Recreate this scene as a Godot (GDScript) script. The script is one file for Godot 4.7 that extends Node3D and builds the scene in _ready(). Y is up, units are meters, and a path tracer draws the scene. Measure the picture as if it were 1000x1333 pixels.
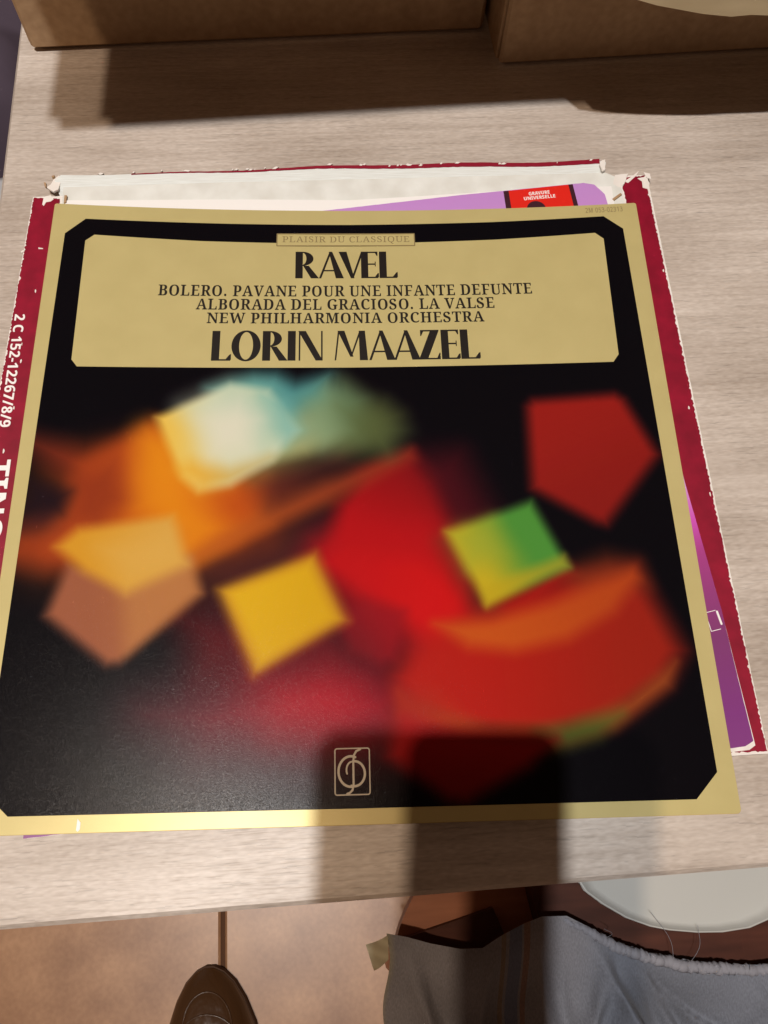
extends Node3D
# Old record sleeves stacked on a pale oak table, two cardboard boxes behind, tiled floor in front.
const S := 0.315                     # side of a record sleeve
const HC := 0.015                    # height of the top sleeve above the table
const FLOOR := -0.48
const TO := Vector3(-0.1792, 0.0, 0.1942)      # near left corner of the table
const EX := Vector3(0.99904, 0.0, -0.0438)     # along the table's near edge
const EZ := Vector3(0.0438, 0.0, 0.99904)

var rng := RandomNumberGenerator.new()
var used := {}
var M := {}

# ---------------------------------------------------------------- nodes
func numbered(n: String) -> String:
	if not used.has(n):
		used[n] = 0
		return n
	used[n] += 1
	return "%s_%03d" % [n, used[n]]

func thing(called: String, label: String, category: String, at := Vector3.ZERO, group := "") -> Node3D:
	var o := Node3D.new()
	o.name = numbered(called)
	add_child(o)
	o.position = at
	o.set_meta("label", label)
	o.set_meta("category", category)
	if group: o.set_meta("group", group)
	return o

func origin_of(n: Node) -> Vector3:
	var p := Vector3.ZERO
	var k: Node = n
	while k != self:
		p += (k as Node3D).position
		k = k.get_parent()
	return p

# commits shapes given in world coordinates as one named mesh under parent
func part(called: String, st: SurfaceTool, m: Material, parent: Node) -> MeshInstance3D:
	var o := MeshInstance3D.new()
	o.name = called
	o.mesh = st.commit()
	o.material_override = m
	parent.add_child(o, true)
	if parent != self: o.position = -origin_of(parent)
	return o

# ---------------------------------------------------------------- shapes
func mb() -> SurfaceTool:
	var st := SurfaceTool.new()
	st.begin(Mesh.PRIMITIVE_TRIANGLES)
	return st

func _p(a: Array) -> PackedVector2Array:
	var r := PackedVector2Array()
	for i in range(0, a.size(), 2): r.append(Vector2(a[i], a[i + 1]))
	return r

func tri(st: SurfaceTool, v: Array, n: Array, u: Array) -> void:
	var o := [0, 1, 2]
	var a: Vector3 = v[0]
	var b: Vector3 = v[1]
	var c: Vector3 = v[2]
	var m: Vector3 = n[0] + n[1] + n[2]
	if (b - a).cross(c - a).dot(m) > 0.0: o = [0, 2, 1]
	for i in o:
		st.set_normal(n[i])
		st.set_uv(u[i])
		st.add_vertex(v[i])

func quad(st: SurfaceTool, a: Vector3, b: Vector3, c: Vector3, d: Vector3, n: Vector3, uvs := []) -> void:
	var u: Array = uvs if uvs.size() == 4 else [Vector2(a.x, a.z), Vector2(b.x, b.z), Vector2(c.x, c.z), Vector2(d.x, d.z)]
	tri(st, [a, b, c], [n, n, n], [u[0], u[1], u[2]])
	tri(st, [a, c, d], [n, n, n], [u[0], u[2], u[3]])

func divided(poly: PackedVector2Array, step: float) -> PackedVector2Array:
	var r := PackedVector2Array()
	for i in poly.size():
		var a := poly[i]
		var b := poly[(i + 1) % poly.size()]
		var n := maxi(1, int(ceil(a.distance_to(b) / step)))
		for k in n: r.append(a.lerp(b, float(k) / n))
	return r

# worn outline: pushes the points of an outline inwards by an uneven amount
func worn(poly: PackedVector2Array, step: float, amp: float, seed_: int, bites := 0.0) -> PackedVector2Array:
	var d := divided(poly, step)
	var nz := FastNoiseLite.new()
	nz.seed = seed_
	nz.frequency = 0.35
	var mid := Vector2.ZERO
	for p in d: mid += p / d.size()
	var r := PackedVector2Array()
	var run := 0.0
	for i in d.size():
		var a := d[(i + d.size() - 1) % d.size()]
		var b := d[(i + 1) % d.size()]
		var nrm := (b - a).orthogonal().normalized()
		if nrm.dot(mid - d[i]) < 0.0: nrm = -nrm
		run += 1.0
		var k := nz.get_noise_1d(run * 3.1) * 0.5 + 0.5
		var big := maxf(0.0, nz.get_noise_1d(run * 0.45 + 500.0) - 0.25) * bites
		r.append(d[i] + nrm * (amp * k * k + big))
	return r

# a sheet or slab with the outline poly, laid on the surface pos(p, height), from height h0 to h1
func sheet(st: SurfaceTool, poly: PackedVector2Array, pos: Callable, h0: float, h1: float, cell: float, bottom := true) -> void:
	var K := 1000.0
	var big := PackedVector2Array()
	for p in poly: big.append(p * K)
	var lo := Vector2(1e9, 1e9)
	var hi := -lo
	for p in poly:
		lo = lo.min(p)
		hi = hi.max(p)
	var e := 0.0015
	var tops := []
	var nx := maxi(1, int(ceil((hi.x - lo.x) / cell)))
	var ny := maxi(1, int(ceil((hi.y - lo.y) / cell)))
	for i in nx:
		for j in ny:
			var c0 := lo + Vector2(i, j) * cell
			var c1 := c0 + Vector2(cell, cell)
			var pieces := [big]
			if nx * ny > 1:
				pieces = Geometry2D.intersect_polygons(big, PackedVector2Array([c0 * K, Vector2(c1.x, c0.y) * K, c1 * K, Vector2(c0.x, c1.y) * K]))
			for pc in pieces:
				var ix := Geometry2D.triangulate_polygon(pc)
				for t in range(0, ix.size(), 3):
					tops.append([pc[ix[t]] / K, pc[ix[t + 1]] / K, pc[ix[t + 2]] / K])
	for t in tops:
		var v := []
		var w := []
		var n := []
		var m := []
		var u := []
		for p in t:
			var q: Vector3 = pos.call(p, h1)
			var dx: Vector3 = pos.call(p + Vector2(e, 0), h1) - q
			var dy: Vector3 = pos.call(p + Vector2(0, e), h1) - q
			var nn := dy.cross(dx).normalized()
			if nn.dot(pos.call(p, h1 + 0.01) - q) < 0.0: nn = -nn
			v.append(q)
			w.append(pos.call(p, h0))
			n.append(nn)
			m.append(-nn)
			u.append(p)
		tri(st, v, n, u)
		if bottom: tri(st, w, m, u)
	var d := divided(poly, cell)
	var turn := -1.0 if Geometry2D.is_polygon_clockwise(poly) else 1.0
	for i in d.size():
		var a := d[i]
		var b := d[(i + 1) % d.size()]
		if a.distance_to(b) < 1e-7: continue
		var out2 := Vector2(b.y - a.y, a.x - b.x).normalized() * turn
		var A: Vector3 = pos.call(a, h1)
		var B: Vector3 = pos.call(b, h1)
		var n3: Vector3 = (pos.call(a + out2 * e, h1) - A).normalized()
		var ua: Vector2 = a
		var ub: Vector2 = b
		quad(st, A, B, pos.call(b, h0), pos.call(a, h0), n3, [ua, ub, ub, ua])

func flat_pos(p: Vector2, h: float) -> Vector3: return Vector3(p.x, h, p.y)

# how the top sleeve lies: its far edge sags between the corners
func cover_pos(p: Vector2, h: float) -> Vector3:
	var u := clampf(p.x, 0.0, 1.0)
	var v := clampf(p.y, 0.0, 1.0)
	var sag := 0.006 * (1.0 - (2.0 * u - 1.0) * (2.0 * u - 1.0)) * pow(1.0 - v, 1.5)
	return Vector3((p.x - 0.5) * S, HC - sag + h, (p.y - 0.5) * S)

# chamfered box in a frame
func bx(st: SurfaceTool, lo: Vector3, hi: Vector3, bev: float, t := Transform3D.IDENTITY, uvscale := 1.0) -> void:
	var P := func(s: Vector3, ax: int) -> Vector3:
		var c := Vector3(hi.x if s.x > 0 else lo.x, hi.y if s.y > 0 else lo.y, hi.z if s.z > 0 else lo.z)
		for k in 3:
			if k != ax: c[k] -= s[k] * bev
		return c
	var put := func(pts: Array, n: Vector3) -> void:
		var v := []
		for q in pts: v.append(t * q)
		var nn := (t.basis * n).normalized()
		var u := []
		for q in pts:
			var w := Vector2(q.x, q.z)
			if absf(n.x) > 0.8: w = Vector2(q.z, q.y)
			elif absf(n.z) > 0.8: w = Vector2(q.x, q.y)
			u.append(w * uvscale)
		for k in range(1, pts.size() - 1):
			tri(st, [v[0], v[k], v[k + 1]], [nn, nn, nn], [u[0], u[k], u[k + 1]])
	for ax in 3:
		var b := (ax + 1) % 3
		var c := (ax + 2) % 3
		for s in [-1.0, 1.0]:
			var pts := []
			for q in [[-1.0, -1.0], [1.0, -1.0], [1.0, 1.0], [-1.0, 1.0]]:
				var sg := Vector3.ZERO
				sg[ax] = s
				sg[b] = q[0]
				sg[c] = q[1]
				pts.append(P.call(sg, ax))
			var n := Vector3.ZERO
			n[ax] = s
			put.call(pts, n)
			for s2 in [-1.0, 1.0]:
				var s0 := Vector3.ZERO
				s0[ax] = s
				s0[b] = s2
				s0[c] = -1.0
				var s1 := s0
				s1[c] = 1.0
				var n2 := Vector3.ZERO
				n2[ax] = s
				n2[b] = s2
				if bev > 0.0: put.call([P.call(s0, ax), P.call(s1, ax), P.call(s1, b), P.call(s0, b)], n2)
	if bev > 0.0:
		for x in [-1.0, 1.0]:
			for y in [-1.0, 1.0]:
				for z in [-1.0, 1.0]:
					var sg := Vector3(x, y, z)
					put.call([P.call(sg, 0), P.call(sg, 1), P.call(sg, 2)], sg)

# round bar along a path; radius may be one number or one per point
func tube(st: SurfaceTool, path: PackedVector3Array, radius: Variant, sides := 8) -> void:
	var rings := []
	var cens := []
	var dirs := []
	for i in path.size():
		var d := (path[mini(i + 1, path.size() - 1)] - path[maxi(i - 1, 0)]).normalized()
		var a := d.cross(Vector3.UP if absf(d.y) < 0.9 else Vector3.RIGHT).normalized()
		var b := d.cross(a)
		var r: float = radius[i] if radius is Array else radius
		var ring := []
		for k in sides: ring.append(path[i] + (a * cos(TAU * k / sides) + b * sin(TAU * k / sides)) * r)
		rings.append(ring)
		cens.append(path[i])
		dirs.append(d)
	for i in path.size() - 1:
		for k in sides:
			var k2 := (k + 1) % sides
			var q := [rings[i][k], rings[i][k2], rings[i + 1][k2], rings[i + 1][k]]
			var n := []
			for m in 4: n.append((q[m] - cens[i + (1 if m > 1 else 0)]).normalized())
			var u := [Vector2(k, i) / 8.0, Vector2(k + 1, i) / 8.0, Vector2(k + 1, i + 1) / 8.0, Vector2(k, i + 1) / 8.0]
			tri(st, [q[0], q[1], q[2]], [n[0], n[1], n[2]], [u[0], u[1], u[2]])
			tri(st, [q[0], q[2], q[3]], [n[0], n[2], n[3]], [u[0], u[2], u[3]])
	for e in [0, path.size() - 1]:
		var n: Vector3 = -dirs[0] if e == 0 else dirs[e]
		for k in sides:
			tri(st, [cens[e], rings[e][k], rings[e][(k + 1) % sides]], [n, n, n], [Vector2.ZERO, Vector2.ZERO, Vector2.ZERO])

# smooth grid of points g[i][j] seen from the side that up points to
func grid(st: SurfaceTool, g: Array, up: Vector3, uvs := []) -> void:
	var a := g.size()
	var b: int = g[0].size()
	var ns := []
	for i in a:
		var row := []
		for j in b:
			var dx: Vector3 = g[mini(i + 1, a - 1)][j] - g[maxi(i - 1, 0)][j]
			var dy: Vector3 = g[i][mini(j + 1, b - 1)] - g[i][maxi(j - 1, 0)]
			var n := dx.cross(dy).normalized()
			if n.length() < 0.5: n = up
			if n.dot(up) < 0.0: n = -n
			row.append(n)
		ns.append(row)
	for i in a - 1:
		for j in b - 1:
			var ix := [[i, j], [i + 1, j], [i + 1, j + 1], [i, j + 1]]
			var v := []
			var n := []
			var u := []
			for q in ix:
				v.append(g[q[0]][q[1]])
				n.append(ns[q[0]][q[1]])
				u.append(uvs[q[0]][q[1]] if uvs.size() else Vector2(float(q[0]) / a, float(q[1]) / b))
			tri(st, [v[0], v[1], v[2]], [n[0], n[1], n[2]], [u[0], u[1], u[2]])
			tri(st, [v[0], v[2], v[3]], [n[0], n[2], n[3]], [u[0], u[2], u[3]])

# printed lettering: the text is stretched to w x h (in the surface's own measure) with its lower left corner at o
func lettering(st: SurfaceTool, text: String, font: Font, o: Vector2, right: Vector2, up: Vector2, w: float, h: float, pos: Callable, lift: float, spacing := 0) -> void:
	var tm := TextMesh.new()
	var fv := FontVariation.new()
	fv.base_font = font
	fv.spacing_glyph = spacing
	tm.font = fv
	tm.text = text
	tm.font_size = 64
	tm.pixel_size = 0.01
	tm.curve_step = 2.0
	tm.depth = 0.01
	var arr := tm.surface_get_arrays(0) if tm.get_surface_count() else []
	var vs: PackedVector3Array = arr[Mesh.ARRAY_VERTEX]
	var ids = arr[Mesh.ARRAY_INDEX]
	var lo := Vector3(1e9, 1e9, 1e9)
	var hi := -lo
	for v in vs:
		lo = lo.min(v)
		hi = hi.max(v)
	var pts := []
	for v in vs:
		var f := (v - lo) / (hi - lo)
		pts.append(pos.call(o + right * (f.x * w) + up * (f.y * h), lift * (1.0 if f.z > 0.5 else 0.3)))
	var n: int = ids.size() if ids else vs.size()
	for k in range(0, n, 3):
		var q := []
		for m in 3: q.append(pts[ids[k + m] if ids else k + m])
		var nn: Vector3 = (q[1] - q[0]).cross(q[2] - q[0])
		if nn.length() < 1e-14: continue
		nn = nn.normalized()
		if absf(nn.y) > 0.7:
			if q[0].y + q[1].y + q[2].y < 3.0 * Vector3(pos.call(o, lift * 0.6)).y - 0.002: nn = Vector3.DOWN
			else: nn = Vector3.UP
		tri(st, q, [nn, nn, nn], [Vector2.ZERO, Vector2.ZERO, Vector2.ZERO])

func stem(x: float, w: float) -> Array: return [x, 0, x + w, 0, x + w, 1, x, 1]

func ring_poly(cx: float, cy: float, rx: float, ry: float, ix: float, iy: float, a0: float, a1: float) -> Array:
	var r := []
	for k in 25:
		var a := lerpf(a0, a1, k / 24.0)
		r.append_array([cx + cos(a) * rx, cy + sin(a) * ry])
	for k in 25:
		var a := lerpf(a1, a0, k / 24.0)
		r.append_array([cx + cos(a) * ix, cy + sin(a) * iy])
	return r

# display capitals with strong thick and thin strokes: [advance, outlines...], cap height 1
func glyph(c: String) -> Array:
	match c:
		"R": return [0.80, stem(0, .25), ring_poly(.24, .735, .37, .265, .13, .225, -PI / 2, PI / 2), [.26, .47, .45, .47, .80, 0, .53, 0]]
		"A": return [0.80, [0, 0, .075, 0, .43, 1, .36, 1], [.33, 1, .45, 1, .84, 0, .57, 0], [.11, .26, .66, .26, .64, .31, .13, .31]]
		"V": return [0.76, [0, 1, .27, 1, .53, 0, .41, 0], [.43, 0, .50, 0, .84, 1, .77, 1]]
		"E": return [0.62, stem(0, .24), [.2, .95, .57, .95, .57, 1, .2, 1], [.2, .5, .5, .5, .5, .55, .2, .55], [.2, 0, .58, 0, .58, .05, .2, .05], [.54, .84, .57, .84, .57, .97, .47, .97], [.55, .17, .6, .19, .6, .03, .46, .03], [.47, .44, .5, .44, .5, .62, .47, .62]]
		"L": return [0.62, stem(0, .25), [.2, 0, .6, 0, .6, .05, .2, .05], [.57, .2, .62, .22, .62, .03, .44, .03]]
		"O": return [0.98, ring_poly(.46, .5, .46, .52, .22, .465, -PI / 2, PI / 2), ring_poly(.46, .5, .46, .52, .22, .465, PI / 2, PI * 1.5)]
		"I": return [0.33, stem(0, .25)]
		"N": return [0.86, stem(.02, .05), [0, 1, .24, 1, .78, 0, .56, 0], stem(.73, .05)]
		"M": return [1.10, [0, 0, .05, 0, .16, 1, .11, 1], [.1, 1, .32, 1, .60, .12, .50, .12], [.5, .12, .55, .12, .86, 1, .8, 1], [.78, 1, .98, 1, 1.06, 0, .80, 0]]
		"Z": return [0.72, [.06, .95, .66, .95, .66, 1, .06, 1], [.38, .97, .66, .97, .28, .03, 0, .03], [0, 0, .68, 0, .68, .05, 0, .05], [.06, .8, .09, .8, .17, .97, .06, .97], [.65, .22, .68, .22, .68, .03, .56, .03]]
	return [0.30]

func display_text(st: SurfaceTool, text: String, o: Vector2, w: float, h: float, pos: Callable, lift: float) -> void:
	var total := -0.03
	for k in text.length(): total += float(glyph(text[k])[0]) - (0.13 if text.substr(k, 2) == "AV" else 0.0)
	var at := -1
	var x := 0.0
	var n := 0
	for c in text:
		at += 1
		var g := glyph(c)
		for k in range(1, g.size()):
			var poly := PackedVector2Array()
			for q in _p(g[k]): poly.append(o + Vector2((x + q.x) / total * w, -q.y * h))
			n = (n + 1) % 5
			sheet(st, poly, pos, lift * 0.2, lift + n * 0.000012, 0.05, false)
		x += float(g[0]) - (0.13 if text.substr(at, 2) == "AV" else 0.0)

func ribbon(st: SurfaceTool, pts: PackedVector2Array, width: float, pos: Callable, h0: float, h1: float) -> void:
	var big := PackedVector2Array()
	for p in pts: big.append(p * 1000.0)
	for pc in Geometry2D.offset_polyline(big, width * 500.0, Geometry2D.JOIN_ROUND, Geometry2D.END_ROUND):
		var q := PackedVector2Array()
		for p in pc: q.append(p / 1000.0)
		sheet(st, q, pos, h0, h1, 0.2, false)

func arc(c: Vector2, rx: float, ry: float, a0: float, a1: float, n := 20) -> PackedVector2Array:
	var r := PackedVector2Array()
	for k in n + 1:
		var a := lerpf(a0, a1, float(k) / n)
		r.append(c + Vector2(cos(a) * rx, sin(a) * ry))
	return r

# ---------------------------------------------------------------- materials
func mat(c: Color, rough := 0.7, spec := 0.5) -> StandardMaterial3D:
	var m := StandardMaterial3D.new()
	m.albedo_color = c
	m.roughness = rough
	m.metallic_specular = spec
	return m

func c8(r: float, g: float, b: float) -> Color: return Color(r / 255.0, g / 255.0, b / 255.0)

func noise_bytes(w: int, h: int, freq: float, seed_: int, to_w: int, to_h: int, oct := 3) -> PackedByteArray:
	var n := FastNoiseLite.new()
	n.seed = seed_
	n.noise_type = FastNoiseLite.TYPE_SIMPLEX_SMOOTH
	n.frequency = freq
	n.fractal_octaves = oct
	var im := n.get_seamless_image(w, h)
	im.convert(Image.FORMAT_L8)
	if to_w != w or to_h != h: im.resize(to_w, to_h, Image.INTERPOLATE_CUBIC)
	return im.get_data()

# a colour texture that runs between two colours by layers of noise [bytes, weight]
func toned(w: int, h: int, a: Color, b: Color, layers: Array, marks := 0) -> ImageTexture:
	var out := PackedByteArray()
	out.resize(w * h * 3)
	var lut := PackedByteArray()
	for k in 256:
		var c := a.lerp(b, k / 255.0)
		lut.append_array([int(c.r * 255.0), int(c.g * 255.0), int(c.b * 255.0)])
	var n := layers.size()
	for i in w * h:
		var s := 127.5
		for L in layers: s += (float(L[0][i]) - 127.5) * float(L[1])
		var k := clampi(int(s), 0, 255) * 3
		out[i * 3] = lut[k]
		out[i * 3 + 1] = lut[k + 1]
		out[i * 3 + 2] = lut[k + 2]
	# short dark pores that run with the grain
	var rr := RandomNumberGenerator.new()
	rr.seed = 91
	for k in marks * 60:
		var x := rr.randi_range(0, w - 90)
		var y := rr.randi_range(2, h - 3)
		var n2 := rr.randi_range(6, 46)
		var slope := rr.randf_range(-0.06, 0.09)
		var deep := rr.randf_range(0.86, 0.97)
		for i in n2:
			var q := (clampi(y + int(round(i * slope)), 0, h - 1) * w + x + i) * 3
			var dd := lerpf(1.0, deep, sin(PI * (i + 0.5) / n2))
			for ch in 3: out[q + ch] = int(out[q + ch] * dd)
	var im := Image.create_from_data(w, h, false, Image.FORMAT_RGB8, out)
	im.generate_mipmaps()
	return ImageTexture.create_from_image(im)

func bumps(w: int, h: int, freq: float, seed_: int, strength: float, oct := 2, sw := 0, sh := 0) -> ImageTexture:
	var d := noise_bytes(sw if sw else w, sh if sh else h, freq, seed_, w, h, oct)
	var im := Image.create_from_data(w, h, false, Image.FORMAT_L8, d)
	im.convert(Image.FORMAT_RGBA8)
	im.bump_map_to_normal_map(strength)
	return ImageTexture.create_from_image(im)

# ---- the printed picture: soft coloured shapes on black
var AN := 640
var ar := PackedFloat32Array()
var ag := PackedFloat32Array()
var ab := PackedFloat32Array()

# lays a soft shape: colour c0 at g0 to c1 at g1, edge blur in parts of the sleeve's side
func blot(pts: Array, blur: float, c0: Color, c1 := Color(-1, 0, 0), g: Array = [], alpha := 1.0) -> void:
	var poly := _p(pts)
	var lo := Vector2(9, 9)
	var hi := -lo
	for p in poly:
		lo = lo.min(p)
		hi = hi.max(p)
	var flat := c1.r < 0.0
	var gp := Vector2(g[0], g[1]) if g.size() == 4 else Vector2.ZERO
	var gd := (Vector2(g[2], g[3]) - gp) if g.size() == 4 else Vector2.ONE
	var gl := gd.length_squared()
	var n := poly.size()
	for j in range(maxi(0, int((lo.y - blur) * AN)), mini(AN, int((hi.y + blur) * AN) + 1)):
		for i in range(maxi(0, int((lo.x - blur) * AN)), mini(AN, int((hi.x + blur) * AN) + 1)):
			var p := Vector2(i + 0.5, j + 0.5) / AN
			var d := 9.0
			var s := 1.0
			var b := poly[n - 1]
			for k in n:
				var a := poly[k]
				var e := b - a
				var w := p - a
				var t := w - e * clampf(w.dot(e) / e.length_squared(), 0.0, 1.0)
				d = minf(d, t.length_squared())
				var k1 := p.y >= a.y
				var k2 := p.y < b.y
				var k3 := e.x * w.y > e.y * w.x
				if (k1 and k2 and k3) or not (k1 or k2 or k3): s = -s
				b = a
			d = sqrt(d) * s
			if d > blur: continue
			var f := alpha * smoothstep(blur, -blur, d)
			var c := c0
			if not flat: c = c0.lerp(c1, smoothstep(0.0, 1.0, clampf((p - gp).dot(gd) / gl, 0.0, 1.0)))
			var q := j * AN + i
			ar[q] += (c.r - ar[q]) * f
			ag[q] += (c.g - ag[q]) * f
			ab[q] += (c.b - ab[q]) * f

func picture() -> ImageTexture:
	for a in 1:
		ar.resize(AN * AN)
		ag.resize(AN * AN)
		ab.resize(AN * AN)
	ar.fill(0.062)
	ag.fill(0.055)
	ab.fill(0.078)
	# glow low in the middle
	blot([0.218, 0.8542, 0.3177, 0.8054, 0.4639, 0.777, 0.5789, 0.8218, 0.5657, 0.8927, 0.4532, 0.9144, 0.2922, 0.9102], .085, c8(176, 28, 46), c8(120, 24, 44), [0.5055, 0.8201, 0.2506, 0.8848], .95)
	blot([0.3593, 0.8063, 0.4533, 0.798, 0.5055, 0.8201, 0.4942, 0.8809, 0.392, 0.8784], .06, c8(190, 30, 46), Color(-1, 0, 0), [], .55)
	blot([0.2446, 0.7183, 0.3559, 0.6983, 0.4857, 0.7231, 0.4638, 0.7877, 0.2865, 0.8047], .05, c8(120, 30, 38), Color(-1, 0, 0), [], .7)
	# dim violet ground between the shapes
	blot([0.2669, 0.6455, 0.4533, 0.5592, 0.5089, 0.6323, 0.3245, 0.7199], .06, c8(68, 34, 42), Color(-1, 0, 0), [], .9)
	blot([0.5932, 0.4858, 0.6518, 0.4868, 0.7016, 0.6002, 0.654, 0.6351, 0.6141, 0.5371], .06, c8(74, 24, 34), Color(-1, 0, 0), [], .8)
	# red mass in the middle
	blot([0.5618, 0.7136, 0.6511, 0.6815, 0.6768, 0.7818, 0.5789, 0.8218], .035, c8(190, 30, 30))
	blot([0.4422, 0.6134, 0.4872, 0.5841, 0.611, 0.5984, 0.6596, 0.6352, 0.667, 0.738, 0.613, 0.775, 0.5071, 0.7346, 0.4258, 0.6541], .042, c8(196, 26, 32), c8(212, 28, 30), [0.4644, 0.6315, 0.6277, 0.7037])
	blot([0.6141, 0.5371, 0.6555, 0.6113, 0.6511, 0.6815, 0.6192, 0.6578, 0.5946, 0.586], .03, c8(160, 26, 30), Color(-1, 0, 0), [], .6)
	blot([0.4643, 0.6777, 0.5397, 0.7242, 0.6021, 0.7801, 0.5382, 0.7787, 0.4641, 0.7227], .035, c8(120, 24, 36), Color(-1, 0, 0), [], .6)
	blot([0.4761, 0.5534, 0.5112, 0.5037, 0.5526, 0.4774, 0.5915, 0.4715, 0.6208, 0.5183, 0.6499, 0.6112, 0.6087, 0.6459, 0.4645, 0.6256], .024, c8(150, 26, 30), c8(190, 26, 32), [0.5877, 0.4792, 0.543, 0.6092], .95)
	blot([0.5932, 0.4858, 0.6643, 0.4741, 0.7026, 0.5881, 0.645, 0.5991], .045, c8(92, 22, 32), Color(-1, 0, 0), [], .55)
	blot([0.4727, 0.7295, 0.5131, 0.7013, 0.5702, 0.7193, 0.5559, 0.7897, 0.5323, 0.7977, 0.4904, 0.7776], .016, c8(158, 28, 38), c8(124, 26, 36), [0.5556, 0.7356, 0.4798, 0.7774], .9)
	# left flames
	blot([0.0563, 0.5055, 0.1992, 0.4684, 0.35, 0.5079, 0.3642, 0.6061, 0.2462, 0.6624, 0.0608, 0.6367], .09, c8(196, 92, 34), Color(-1, 0, 0), [], .6)
	blot([-0.0083, 0.4358, 0.0963, 0.4616, 0.2136, 0.4295, 0.2265, 0.5316, 0.1035, 0.5305], .035, c8(132, 52, 36), c8(176, 74, 28), [0.0183, 0.4678, 0.2002, 0.4812], .95)
	blot([0.0011, 0.5896, 0.0746, 0.569, 0.126, 0.6433, 0.0629, 0.6538, 0.0028, 0.6416], .03, c8(168, 70, 34), Color(-1, 0, 0), [], .9)
	blot([0.0481, 0.5301, 0.0882, 0.5426, 0.077, 0.5904, 0.0119, 0.5897], .025, c8(70, 36, 40), Color(-1, 0, 0), [], .7)
	blot([0.0969, 0.4882, 0.1951, 0.4136, 0.3152, 0.4949, 0.3672, 0.5081, 0.3747, 0.5823, 0.2669, 0.6455, 0.1761, 0.6612, 0.0609, 0.6194], .028, c8(186, 82, 36), c8(224, 128, 30), [0.0869, 0.5303, 0.2638, 0.5927])
	blot([0.1848, 0.4294, 0.2828, 0.5322, 0.3399, 0.5452, 0.3198, 0.6054, 0.2472, 0.5925, 0.1908, 0.5064], .05, c8(238, 150, 34), c8(206, 92, 30), [0.1992, 0.4684, 0.3415, 0.5939], .9)
	blot([0.3043, 0.5074, 0.372, 0.4698, 0.4305, 0.5341, 0.3694, 0.5943, 0.3193, 0.5935], .06, c8(176, 66, 34), Color(-1, 0, 0), [], .6)
	blot([0.0856, 0.5081, 0.1435, 0.4808, 0.1659, 0.5433, 0.1316, 0.591, 0.0844, 0.5786], .03, c8(146, 58, 34), Color(-1, 0, 0), [], .75)
	blot([0.0238, 0.5115, 0.0835, 0.5303, 0.0741, 0.5642, 0.0194, 0.5637], .02, c8(34, 24, 32), Color(-1, 0, 0), [], .85)
	blot([0.1806, 0.449, 0.2252, 0.4295, 0.2666, 0.5443, 0.3193, 0.5935, 0.2659, 0.6281, 0.1836, 0.5556], .035, c8(240, 156, 32), Color(-1, 0, 0), [], .75)
	# long streak
	blot([0.25, 0.6372, 0.3193, 0.5935, 0.4534, 0.5156, 0.5882, 0.4662, 0.5911, 0.4806, 0.4647, 0.5532, 0.342, 0.6058, 0.2618, 0.6512], .02, c8(196, 106, 40), c8(160, 62, 40), [0.2556, 0.6396, 0.5821, 0.4726], .85)
	blot([0.3502, 0.5142, 0.4885, 0.4582, 0.4998, 0.4908, 0.3741, 0.558], .04, c8(92, 48, 44), Color(-1, 0, 0), [], .7)
	# olive and cyan tail
	blot([0.4119, 0.4108, 0.4897, 0.3498, 0.5727, 0.406, 0.5529, 0.4656, 0.4534, 0.4707, 0.3499, 0.5054], .035, c8(128, 138, 84), c8(74, 82, 48), [0.4066, 0.4572, 0.5662, 0.4194], .9)
	blot([0.3938, 0.3903, 0.4594, 0.3453, 0.4983, 0.4319, 0.4301, 0.4705, 0.3723, 0.4827], .018, c8(176, 188, 132), c8(140, 160, 116), [0.3952, 0.47, 0.4774, 0.3774], .9)
	blot([0.2736, 0.3555, 0.3443, 0.3292, 0.3806, 0.3293, 0.4111, 0.3463, 0.4631, 0.3327, 0.4534, 0.3772, 0.4059, 0.4107, 0.3467, 0.4035], .024, c8(98, 178, 176), c8(82, 160, 164), [0.309, 0.3487, 0.4413, 0.3493], .95)
	blot([0.4234, 0.3769, 0.4777, 0.3356, 0.5194, 0.3779, 0.5099, 0.4453, 0.4534, 0.4642, 0.418, 0.4309], .03, c8(140, 180, 142), c8(112, 160, 128), [0.4299, 0.4443, 0.5137, 0.364], .7)
	blot([0.4773, 0.3911, 0.5494, 0.3852, 0.5812, 0.433, 0.5527, 0.4722, 0.4885, 0.4582], .035, c8(96, 116, 72), Color(-1, 0, 0), [], .7)
	# pale pentagon
	blot([0.1981, 0.407, 0.309, 0.3487, 0.3692, 0.36, 0.4156, 0.4309, 0.378, 0.4828, 0.3163, 0.5226, 0.2693, 0.532, 0.243, 0.5093], .012, c8(246, 214, 96), c8(226, 240, 208), [0.2164, 0.4685, 0.3133, 0.4497])
	blot([0.2401, 0.3896, 0.3092, 0.3528, 0.3634, 0.3655, 0.4109, 0.4308, 0.3604, 0.4697, 0.3008, 0.4299], .045, c8(214, 238, 212), c8(160, 214, 196), [0.2891, 0.4299, 0.3816, 0.3766], .9)
	blot([0.2375, 0.4941, 0.2573, 0.4816, 0.3152, 0.4949, 0.3721, 0.4763, 0.3162, 0.5201, 0.2738, 0.5321], .022, c8(244, 190, 60), c8(200, 176, 96), [0.2474, 0.5068, 0.3607, 0.4826], .75)
	blot([0.2671, 0.4098, 0.3244, 0.3763, 0.3587, 0.4104, 0.3393, 0.463, 0.2854, 0.4716], .035, c8(238, 246, 226), Color(-1, 0, 0), [], .85)
	blot([0.3575, 0.3696, 0.3959, 0.3767, 0.4204, 0.4309, 0.3973, 0.4571], .02, c8(120, 196, 190), Color(-1, 0, 0), [], .6)
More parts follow.
